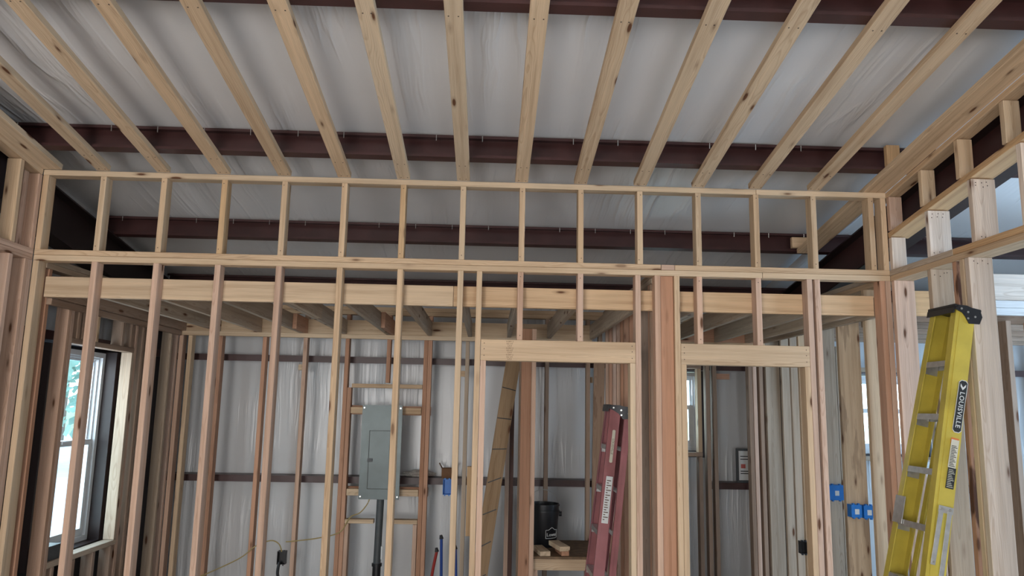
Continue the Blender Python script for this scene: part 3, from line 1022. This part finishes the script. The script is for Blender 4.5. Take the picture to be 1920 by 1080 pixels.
jbox(-5.6, 94.3, 40.8, 3.1, 5.6, 3.0, 'bright blue electrical box on the back wall below the open cardboard box', M['blue'], face='front')
jbox(119.4, 46.55, 45.9, 4.7, 4.6, 3.0, 'blue electrical box on the grey stud, topmost and leftmost of the three at right', M['blue'], face='closed')
jbox(117.9, 30.55, 42.3, 3.1, 3.6, 2.6, 'left of the two small blue boxes with white stickers on the bark-edged stud', M['blue'], face='closed')
jbox(121.6, 30.55, 42.1, 3.1, 3.6, 2.6, 'right of the two small blue boxes with white stickers on the bark-edged stud', M['blue'], face='closed')
jbox(-65.3, 94.6, 14.6, 3.0, 4.6, 2.6, 'black electrical box with thick cable low on the back wall studs', M['blackplastic'], group='black electrical boxes')
jbox(115.85, 64.0, 26.0, 2.2, 4.0, 2.4, 'small black electrical box low on the right wall stud beside the doorway', M['blackplastic'], group='black electrical boxes')


def cable(name, pts, r, mat, label, cat='cable', group=None, parts=None):
    o = empty(name, pts[0], label, cat, group)
    # Catmull-Rom through the points
    P = [Vector(p) for p in pts]
    out_ = []
    for i in range(len(P) - 1):
        p0, p1, p2, p3 = P[max(i - 1, 0)], P[i], P[i + 1], P[min(i + 2, len(P) - 1)]
        for k in range(8):
            t = k / 8
            out_.append(0.5 * ((2 * p1) + (-p0 + p2) * t + (2 * p0 - 5 * p1 + 4 * p2 - p3) * t * t + (-p0 + 3 * p1 - 3 * p2 + p3) * t ** 3))
    out_.append(P[-1])
    MB().tube(out_, r, 8).build(parts or 'jacket', mat, o, smooth=True)
    return o


cable('cable', [(-34.2, 92.2, 36.0), (-35.0, 91.8, 34.0), (-37.5, 92.0, 31.0), (-41, 92.2, 29.3), (-44.5, 92.3, 24.0), (-52, 92.4, 21.8), (-60.5, 92.4, 20.6), (-64, 92.3, 20.3)], 0.22, M['cable'], 'thin yellow cable sagging from the panel to the left behind the studs')
cable('cable', [(-65.2, 92.0, 16.8), (-66.3, 91.6, 19.6), (-69.5, 91.8, 20.7), (-75.0, 92.3, 18.5), (-80, 92.4, 14.5), (-89, 92.4, 10), (-96, 92.4, 7.0)], 0.22, M['cable'], 'thin yellow cable looping out of the black box down to the left')
cable('power_cable', [(-65.8, 91.9, 13.2), (-65.9, 91.0, 9.0), (-63.8, 90.5, 4.0), (-63.0, 90.3, 0.6)], 0.55, M['blackplastic'], 'thick black cable hanging from the black box on the back wall')

cable('water_pipe', [(-9.9, 94, 18.5), (-7.6, 93, 0), ], 0.45, M['blackplastic'], 'short dark pipe stub with a cut top behind the studs', 'pipe') if False else None
for pts, mt, lb, capz in (
        ([(-7.2, 93.5, 22.0), (-6.9, 93.5, 12.0), (-6.6, 93.5, 0.2)], 'bluedark', 'blue water pipe beside the red one, tallest of the three', 0),
        ([(-8.6, 91.4, 17.8), (-9.6, 91.4, 12.5), (-10.5, 91.4, 6), (-10.8, 91.4, 0.2)], 'red', 'red water pipe curving out of the floor by the back wall', 0),
        ([(-1.9, 93.0, 18.5), (-1.4, 93.0, 9.0), (-1.1, 93.0, 0.2)], 'bluedark', 'dark blue water pipe just right of the stud, alone', 0)):
    o = cable('water_pipe', pts, 0.55, M[mt], lb, 'pipe', 'plastic water pipe stubs', parts='tube')
    p = Vector(pts[0])
    MB().tube([p + Vector((-.2, 0, 1.3)), p + Vector((0.05, 0, -0.1))], [0.5, 0.85], 10).build('tape_wrap', M['blackplastic'], o)

# open cardboard box and plastic bag on the girt
GZ = 43.12
cbx = empty('cardboard_box', (-6.0, 104, GZ), 'small open brown cardboard box standing on the back wall girt', 'box')
b = MB()
x0, x1, y0, y1, z0, z1 = -8.4, -3.6, 102.0, 106.5, GZ, GZ + 3.6
t = 0.1
b.box(x0, x1, y0, y1, z0, z0 + t); b.box(x0, x1, y0, y0 + t, z0 + t, z1); b.box(x0, x1, y1 - t, y1, z0 + t, z1)
b.box(x0, x0 + t, y0 + t, y1 - t, z0 + t, z1); b.box(x1 - t, x1, y0 + t, y1 - t, z0 + t, z1)
b.build('carton', M['cardboard'], cbx)
for sx, xx, a in ((-1, x0, 30), (1, x1, 32)):
    mt_ = Matrix.Translation((xx, 0, z1)) @ Matrix.Rotation(math.radians(a * sx), 4, 'Y')
    MB().box(-0.05, 0.05, y0, y1, 0.0, 2.2, mtx=mt_).build('flap', M['cardboard'], cbx)
bm = bmesh.new()
bmesh.ops.create_icosphere(bm, subdivisions=4, radius=1)
for v in bm.verts:
    k = 1 + 0.30 * noise.noise(v.co * 2.3) + 0.14 * noise.noise(v.co * 6.1)
    v.co = Vector((v.co.x * 6.2 * k, v.co.y * 2.6 * k, v.co.z * 1.35 * k))
zmin = min(v.co.z for v in bm.verts)
for v in bm.verts:
    if v.co.z < zmin + 0.35: v.co.z = zmin + 0.35
bb = MB(); bb.bm.free(); bb.bm = bm
bmesh.ops.translate(bm, vec=(-17.5, 105.2, GZ - (zmin + 0.35) + 0.02), verts=bm.verts)
tag(bb.build('plastic_bag', M['bag'], None, origin=(-17.5, 105.2, GZ), smooth=True), 'crumpled clear plastic bag lying on the back wall girt beside the panel', 'bag')

# framed notice on the girt in the right back room
nf = empty('framed_notice', (111, 104, GZ), 'white paper notice in a dark frame standing on the girt behind the right doorway', 'sign')
b = MB()
for a0, a1, z0, z1 in ((107.3, 108.2, GZ, 56.2), (114.8, 115.7, GZ, 56.2), (108.2, 114.8, GZ, GZ + .9), (108.2, 114.8, 55.3, 56.2)):
    b.box(a0, a1, 103.0, 103.9, z0, z1)
b.build('frame', M['pvcgrey'], nf)
MB().box(108.2, 114.8, 103.5, 103.8, GZ + .9, 55.3).build('paper', M['paper'], nf)
b = MB()
for i, (z, a) in enumerate(((53.0, 4.2), (51.9, 3.4), (47.3, 4.8), (46.4, 3.9))):
    b.box(109.0, 109.0 + a, 103.44, 103.49, z, z + .35)
b.build('printed_lines', M['ink'], nf)
MB().box(109.2, 111.0, 103.44, 103.49, 48.6, 50.2).build('printed_square', M['insert'], nf)

# ---------------------------------------------------------------- platform, bucket, offcuts, leaning plank
PZ = 22.4
pf = empty('wooden_platform', (36, 68, 0), 'low wooden platform of boards and rough panel under the black bucket', 'platform')
brd('rim_board', pf, 24.9, 47.0, 59.6, 61.1, PZ - 4.3, PZ - 0.8, 'y')
brd('rim_board', pf, 24.9, 47.0, 90.0, 91.4, PZ - 4.3, PZ - 0.8, 'y')
MB().box(24.9, 47.0, 59.6, 91.4, PZ - 0.78, PZ).build('deck', M['osb'], pf)
for x in (25.0, 45.4):
    for y in (61.2, 86.3):
        brd('leg', pf, x, x + 1.5, y, y + 3.5, 0, PZ - 0.82, 'p')

# lumber offcuts
def offcut(x, y, z, l, rz, label, tone='y', w_=3.5, h=1.5):
    d = Vector((math.sin(rz), math.cos(rz), 0))
    p0 = Vector((x, y, z + h / 2 + 0.02)); p1 = p0 + d * l
    o = beam('lumber_offcut', None, p0, p1, w_, h, tone)
    return tag(o, label, 'board', 'lumber offcuts on the platform')
offcut(28.9, 60.2, PZ, 12.0, -0.16, 'short pale board lying alone on the platform in front of the bucket')
offcut(35.6, 61.0, PZ, 9.5, -0.15, 'reddish offcut under the other board at the right of the bucket', 'r', 2.6)
offcut(35.4, 60.4, PZ + 1.55, 12.5, -0.22, 'pale board stacked on a reddish offcut at the right of the bucket')

bk = empty('bucket', (29.2, 80.0, PZ), 'black plastic bucket with wire handle and white logo on the platform', 'bucket')
MB().lathe([(4.9, 0.02), (5.1, 0.3), (5.85, 12.0), (6.1, 12.0), (6.1, 12.5), (5.9, 12.6), (5.95, 13.9), (6.25, 13.9), (6.25, 14.5), (5.7, 14.5), (5.6, 12.0), (4.8, 0.6)], 48, (29.2, 80.0, PZ)).build('pail', M['blackplastic'], bk, smooth=True)
for s in (-1, 1):
    MB().tube([(29.2 + s * 5.9, 80.0, PZ + 11.0), (29.2 + s * 6.9, 80.0, PZ + 11.0)], 0.9, 12).build('handle_lug', M['blackplastic'], bk)
b = MB()
pts = []
for i in range(17):
    a = math.pi * i / 16
    pts.append((29.2 - 6.6 * math.cos(a), 80.0 - 2.9 * math.sin(a), PZ + 11.0 + 8.6 * math.sin(a)))
b.tube(pts, 0.13, 6)
b.build('wire_handle', M['galvlight'], bk)
# logo: house shaped outline and letters, bent round the pail
def on_pail(u, v):   # u inches round from the front (+ to the right), v above the base
    rr = 5.09 + 0.0642 * v + 0.06
    a = -math.pi / 2 + u / rr
    return Vector((29.2 + rr * math.cos(a), 80.0 + rr * math.sin(a), PZ + v))
outl = [(0.9, 3.2), (5.9, 3.2), (5.9, 6.0), (4.7, 6.0), (3.3, 6.9), (1.9, 6.0), (0.9, 6.0), (0.9, 3.2)]
pp = []
for (a, b0), (c, d) in zip(outl, outl[1:]):
    for k in range(4):
        pp.append(on_pail(a + (c - a) * k / 4, b0 + (d - b0) * k / 4))
pp.append(on_pail(*outl[-1]))
b = MB(); b.tube(pp, 0.09, 5); b.build('logo_outline', M['paper'], bk)
for ch_, u in (('L', 1.6), ('o', 2.55), ('w', 3.5), ('e', 4.4), ("s", 5.15)):
    p = on_pail(u, 4.4)
    rr = 5.4
    a = -math.pi / 2 + u / rr
    ex = Vector((-math.sin(a), math.cos(a), 0)); ez = Vector((math.cos(a), math.sin(a), 0)); ey = ez.cross(ex)
    text_mesh('letter', ch_, 1.5, M['paper'], bk, frame(p.x, p.y, p.z, ex, ey, ez), 0.04, bold=0.02)

pl = empty('leaning_plank', (8, 74, 0), 'weathered brown plank with dark cross lines leaning beside the closet post', 'board')
p0, p1 = Vector((5.6, 72.5, 0.6)), Vector((19.0, 84.6, 95.0))
beam('plank', pl, p0, p1, 5.4, 0.8, (0.30, 0.20, 0.115, 1), up=(0, 1, 0))
dv = (p1 - p0); Lp = dv.length; dv.normalize()
for i in range(8):
    c = p0 + dv * (12 + i * 11.0)
    tl = (0.62, 0.60, 0.52, 0.5, 0.18, 0.05, -0.10, -0.12)[i]
    nrm = Vector((0, 1, 0)); nrm = (nrm - dv * nrm.dot(dv)).normalized(); sx = dv.cross(nrm)
    e = (sx * math.cos(tl) + dv * math.sin(tl) * (-1)).normalized()
    if e.x < 0: e = -e
    q0, q1 = c - nrm * 0.44 - e * 2.55, c - nrm * 0.44 + e * 2.55
    beam('cross_line', pl, q0, q1, 0.35, 0.05, 'd', up=nrm, mat=M['ink'], ch=0)


# ---------------------------------------------------------------- step ladders
def ladder(loc, lean, rails, H, w0, w1, web, flange, mat, label, steps, capmat, rear_gap, spread=0.0, rear_web=2.0, yaw=0.0):
    """closed fibreglass step ladder, width along local Y (near rail at -), leaning towards +X"""
    o = empty('step_ladder', loc, label, 'ladder', 'step ladders')
    mw = Matrix.Translation(Vector(loc) * S) @ Matrix.Rotation(yaw, 4, 'Z') @ Matrix.Rotation(lean, 4, 'Y')
    def hw(z): return w0 + (w1 - w0) * z / H
    def rail(sgn, x0, wb, fl_, hwf, z0, z1, nm, extra=0.0):
        b = MB()
        # channel: web outside, flanges pointing inwards
        def quad(xa, xb, ya, yb):
            vs = []
            for z in (z0, z1):
                h = hwf(z) * sgn
                vs.append([(xa, h - sgn * ya, z), (xb, h - sgn * ya, z), (xb, h - sgn * yb, z), (xa, h - sgn * yb, z)])
            a = [b.bm.verts.new(v) for v in vs[0]]; c = [b.bm.verts.new(v) for v in vs[1]]
            b.bm.faces.new(a); b.bm.faces.new(c[::-1])
            for i in range(4):
                b.bm.faces.new((a[i], c[i], c[(i + 1) % 4], a[(i + 1) % 4]))
        quad(x0, x0 + wb, 0, 0.2)
        quad(x0, x0 + 0.22, 0.2, fl_)
        quad(x0 + wb - 0.22, x0 + wb, 0.2, fl_)
        # rib lines on the outside of the web
        quad(x0 + 0.85 + extra, x0 + 1.0 + extra, -0.07, 0.0)
        return b.build(nm, mat, o, mw)
    near = rail(-1, 0, web, flange, hw, 0, H, 'rail')
    far = rail(1, 0, web, flange, hw, 0, H, 'rail')
    rw = lambda z: hw(z) - 0.4 - spread
    rail(-1, web + rear_gap, rear_web, flange * .8, rw, 1.0, H - 1.5, 'rear_rail')
    rail(1, web + rear_gap, rear_web, flange * .8, rw, 1.0, H - 1.5, 'rear_rail')
    for z in steps:
        h = hw(z) - 0.22
        b = MB()
        b.box(0.15, web - 0.3, -h, h, z - 0.1, z)
        b.box(0.05, 0.15, -h, h, z - 1.3, z)
        b.box(web - 0.4, web - 0.3, -h, h, z - 1.0, z - 0.1)
        b.box(0.3, web - .5, -h, -h + 0.15, z - 2.4, z - 0.1); b.box(0.3, web - .5, h - 0.15, h, z - 2.4, z - 0.1)
        b.build('step', M['galvlight'], o, mw)
        # rear cross bar
        b = MB(); hr = rw(z) - 0.25
        b.box(web + rear_gap + .3, web + rear_gap + 0.5, -hr, hr, z - 1.3, z - 0.1)
        b.build('rear_bar', M['galvlight'], o, mw)
    # braces from step to rail
    z = steps[0]
    for s in (-1, 1):
        MB().tube([(0.3, s * (hw(z) - 4.5), z - 1.0), (0.3, s * (hw(z - 6) - 0.3), z - 7)], 0.25, 6).build('brace', M['galvlight'], o, mw)
    # top cap
    cw = web + rear_gap + rear_web
    b = MB()
    h = hw(H) + 0.25
    b.prism([(-0.6, H - 0.4), (0.4, H + 0.7), (cw * .4, H + 0.9), (cw + 0.3, H + 0.3), (cw + 0.9, H - 0.9), (cw + 0.5, H - 2.6), (cw * .62, H - 3.0), (cw * .4, H - 1.6), (1.2, H - 0.9)], 'Y', -h - 0.14, -h)
    b.prism([(-0.6, H - 0.4), (0.4, H + 0.7), (cw * .4, H + 0.9), (cw + 0.3, H + 0.3), (cw + 0.9, H - 0.9), (cw + 0.5, H - 2.6), (cw * .62, H - 3.0), (cw * .4, H - 1.6), (1.2, H - 0.9)], 'Y', h, h + 0.14)
    b.box(-0.7, cw + 0.6, -h, h, H + 0.05, H + 0.75, ch=0.12)
    b.box(-0.7, -0.45, -h, h, H - 1.3, H + 0.05)
    cap = b.build('top_cap', capmat, o, mw)
    b = MB()
    for x, z in ((0.9, H - 0.05), (cw * .5, H - 0.5), (cw * .5 + .2, H - 1.9), (cw * .85, H - 1.2)):
        b.tube([(x, -h - 0.14, z), (x, -h - 0.24, z)], 0.24, 10)
    b.build('rivets', M['screw'], cap, mw)
    # feet
    for s in (-1, 1):
        MB().box(-0.3, web + 0.3, s * hw(0) - 0.6, s * hw(0) + 0.6, 0.02, 1.2, ch=0.1).build('foot', M['blackplastic'], o, mw)
    return o, mw, near, hw


LY = (91.6, -29.5, 0.6)
yl, ymw, ynear, yhw = ladder(LY, math.atan(0.224), None, 96.0, 9.6, 4.9, 4.3, 1.9, M['yellow'],
                             'large yellow fibreglass step ladder with black top leaning on the right stud wall',
                             [12, 24, 36, 48, 60, 72, 84], M['blackplastic'], 0.1, spread=2.2, rear_web=0.5)


def on_rail(x, z, hw_, off=0.03):
    return Matrix.Translation(Vector((x, -hw_(z) - off, z)) * S)


def decal(name, parent, base, x0, x1, z0, z1, hw_, mat, off=0.09, th=0.03, child=None, rounded=False):
    b = MB()
    y0 = -max(hw_(z0), hw_(z1)) - off
    if rounded:
        r = (x1 - x0) * 0.25
        pts = [(x0 + r, z0), (x1 - r, z0), (x1, z0 + r), (x1, z1 - r), (x1 - r, z1), (x0 + r, z1), (x0, z1 - r), (x0, z0 + r)]
        b.prism(pts, 'Y', y0 - th, y0)
    else:
        b.box(x0, x1, y0 - th, y0, z0, z1)
    o = b.build(name, mat, parent, base)
    return o, y0 - th


def vtext(parent, base, body, size, x, y, z, mat, spacing=1.0, bold=0.0, flip=False):
    # text running down the rail: its x axis points down (-z), its up axis towards +x
    ex = Vector((0, 0, -1)); ey = Vector((1, 0, 0)); ez = Vector((0, -1, 0))
    mm = Matrix.Identity(4)
    for i in range(3):
        mm[i][0] = ex[i]; mm[i][1] = ey[i]; mm[i][2] = ez[i]
    mm.translation = Vector((x, y, z)) * S
    return text_mesh('lettering', body, size, mat, parent, base @ mm, 0.01, spacing, bold)


d0, yy = decal('name_label_border', yl, ymw, 2.05, 4.05, 68.6, 80.1, yhw, M['paper'], rounded=True)
d1, yy = decal('name_label', yl, ymw, 2.17, 3.93, 68.75, 79.95, yhw, M['ink'], off=0.13, rounded=True)
vtext(d1, ymw, 'LOUISVILLE', 1.45, 3.05, yy - 0.01, 73.6, M['paper'], 1.08, 0.015)
b = MB()
b.prism([(2.45, 78.7), (3.05, 77.9), (3.65, 78.7), (3.65, 79.3), (3.05, 78.5), (2.45, 79.3)], 'Y', yy - 0.03, yy)
b.build('logo_mark', M['paper'], d1, ymw)
d2, y2 = decal('warning_label', yl, ymw, 2.0, 3.7, 61.0, 67.0, yhw, M['cream'])
d3, y3 = decal('warning_label', yl, ymw, 2.0, 3.7, 66.1, 67.4, yhw, M['orange'], off=0.13)
vtext(d3, ymw, '!', 1.0, 2.8, y3 - .01, 66.7, M['ink'])
d4, y4 = decal('warning_label', yl, ymw, 2.0, 3.75, 56.6, 61.0, yhw, M['ink'], off=0.1)
b = MB()
for i in range(14):
    b.box(2.2, 3.5 - (i % 3) * 0.25, y2 - 0.02, y2, 61.3 + i * 0.33, 61.45 + i * 0.33)
b.build('fine_print', M['ink'], d2, ymw)
b = MB()
for i in range(11):
    b.box(2.2, 3.55 - (i % 4) * 0.2, y4 - 0.02, y4, 56.9 + i * 0.36, 57.02 + i * 0.36)
b.build('fine_print', M['cream'], d4, ymw)
d5, y5 = decal('barcode_label', yl, ymw, 1.5, 3.9, 32.3, 33.8, yhw, M['paper'])
b = MB()
for i in range(16):
    b.box(1.75 + i * 0.12, 1.75 + i * 0.12 + (0.04 if i % 3 else 0.08), y5 - 0.02, y5, 32.7, 33.5)
b.build('barcode', M['ink'], d5, ymw)
d6, y6 = decal('safety_label', yl, ymw, 1.9, 3.9, 12.0, 31.0, yhw, M['cream'])
d7, y7 = decal('safety_label', yl, ymw, 1.9, 3.9, 29.4, 31.0, yhw, M['ink'], off=0.13)
b = MB()
for i in range(34):
    b.box(2.05, 3.1 + 0.5 * math.sin(i * 2.1) ** 2, y6 - 0.02, y6, 12.8 + i * 0.46, 12.98 + i * 0.46)
b.build('fine_print', M['ink'], d6, ymw)
# grey folding braces riveted to the near rail
b = MB()
yb = -yhw(40) - 0.25
b.box(0.6, 3.8, yb - 0.12, yb, 51.4, 52.8, ch=0.05)
b.build('brace_plate', M['galvlight'], yl, ymw)
for x0_, z0_, x1_, z1_ in ((1.15, 52.0, 1.0, 40.6), (3.0, 52.0, 3.1, 37.0)):
    ang = math.atan2(x1_ - x0_, z1_ - z0_)
    mt_ = Matrix.Translation(((x0_ + x1_) / 2, yb - 0.2, (z0_ + z1_) / 2)) @ Matrix.Rotation(math.atan2(x0_ - x1_, z0_ - z1_), 4, 'Y')
    ln = math.hypot(x1_ - x0_, z1_ - z0_) / 2
    MB().box(-0.52, 0.52, -0.07, 0.07, -ln, ln, mtx=mt_, ch=0.05).build('folding_brace', M['galvlight'], yl, ymw)
b = MB()
for x, z in ((1.15, 52.2), (3.0, 52.2), (1.0, 41.2), (3.1, 37.6)):
    b.tube([(x, yb - 0.26, z), (x, yb - 0.40, z)], 0.28, 10)
b.build('rivets', M['screw'], yl, ymw)
b = MB()
b.box(-0.25, -0.05, yhw(50) - 3.6, yhw(50) + .2, 47.0, 53.0)
b.build('bracket', M['galvlight'], yl, ymw)

LR = (36.7, 30.6, 0.6)
rl, rmw, rnear, rhw = ladder(LR, math.atan(0.116), None, 71.0, 9.8, 5.0, 3.1, 1.3, M['redglass'],
                             'faded red fibreglass step ladder with dark top standing behind the left doorway',
                             [12, 24, 36, 48, 60], M['blackplastic'], 1.4, rear_web=1.9)
d8, y8 = decal('name_label', rl, rmw, 1.2, 2.1, 55.2, 64.6, rhw, M['cream'], rounded=True)
vtext(d8, rmw, 'LOUISVILLE', 0.9, 1.65, y8 - .01, 59.8, M['stamp'], 1.0)
d9, y9 = decal('safety_label', rl, rmw, 0.7, 2.6, 38.3, 51.4, rhw, M['paper'])
b = MB()
for i in range(17):
    b.box(1.0, 1.5 + 0.9 * math.sin(i * 1.7) ** 2, y9 - 0.02, y9, 39.2 + i * 0.68, 39.45 + i * 0.68)
b.build('fine_print', M['stamp'], d9, rmw)

# ---------------------------------------------------------------- small things on sills and girts
bx = empty('small_box', (-112.0, 26.4, 26.3), 'dark box with red side lying on the sill of the left window', 'box')
MB().box(-115.4, -110.6, 21.8, 28.4, 26.33, 30.2, ch=0.08).build('carton', M['pvcgrey'], bx)
MB().box(-115.2, -110.8, 21.6, 21.78, 26.6, 30.0).build('side_print', M['insert'], bx)
tm = empty('tape_measure', (218, 103.5, GZ), 'small yellow tape measure on the girt beyond the right wall', 'tool')
MB().box(216.0, 219.6, 102.4, 104.4, GZ + .02, GZ + 3.0, ch=0.3).build('case', M['tapeyellow'], tm)
MB().box(217.2, 219.0, 102.25, 102.38, GZ + .7, GZ + 2.4).build('face', M['blackplastic'], tm)
tag(MB().box(217.6, 221.8, 105.0, 107.0, GZ + .02, GZ + 5.0, ch=0.2).build('maroon_case', M['maroon'], None, origin=(219.7, 106, GZ)),
    'dark maroon case just behind the yellow tape measure', 'box')


# ---------------------------------------------------------------- trees outside the left window
def tree(x, y, h, r, label, seed):
    rnd = random.Random(seed)
    o = empty('tree', (x, y, -6), label, 'tree', 'trees outside the left window')
    b = MB()
    b.tube([(x, y, -6), (x + 4, y, h * .35), (x - 3, y + 4, h * .7)], [r * .09, r * .06, r * .03], 8)
    for k in range(9):
        a = rnd.uniform(0, 6.28); z = h * rnd.uniform(.25, .7)
        b.tube([(x, y, z), (x + math.cos(a) * r * .6, y + math.sin(a) * r * .6, z + h * .2)], [r * .035, r * .012], 5)
    b.build('trunk', M['trunk'], o)
    vs, fs = [], []
    for k in range(1500):
        u = rnd.gauss(0, .45), rnd.gauss(0, .45), rnd.gauss(0, .40)
        c = Vector((x + u[0] * r, y + u[1] * r, h * .58 + u[2] * h * .5))
        if c.z < 30: c.z = 30 + rnd.uniform(0, 40)
        n1 = Vector((rnd.uniform(-1, 1), rnd.uniform(-1, 1), rnd.uniform(-1, 1))).normalized()
        n2 = n1.orthogonal().normalized(); s_ = rnd.uniform(5, 11)
        i = len(vs)
        vs += [c + n1 * s_, c + n2 * s_ * .6, c - n1 * s_, c - n2 * s_ * .6]
        fs.append((i, i + 1, i + 2, i + 3))
    me = bpy.data.meshes.new('crown')
    org = Vector((x, y, -6))
    me.from_pydata([tuple((v - org) * S) for v in vs], [], fs)
    c = link_mesh('crown', me, M['leaf'], o, Matrix.Translation(org * S))
    return o


tree(-470, 640, 330, 105, 'nearest broad green tree seen through the upper pane', 1)
tree(-720, 1120, 420, 150, 'tall green tree behind the nearest one outside the window', 2)
tree(-330, 960, 320, 115, 'green tree nearest the window jamb, right of the broad one', 3)
tree(-860, 700, 360, 130, 'green tree furthest left beyond the driveway', 4)
tree(-480, 1560, 440, 160, 'distant pale green tree between the others', 5)
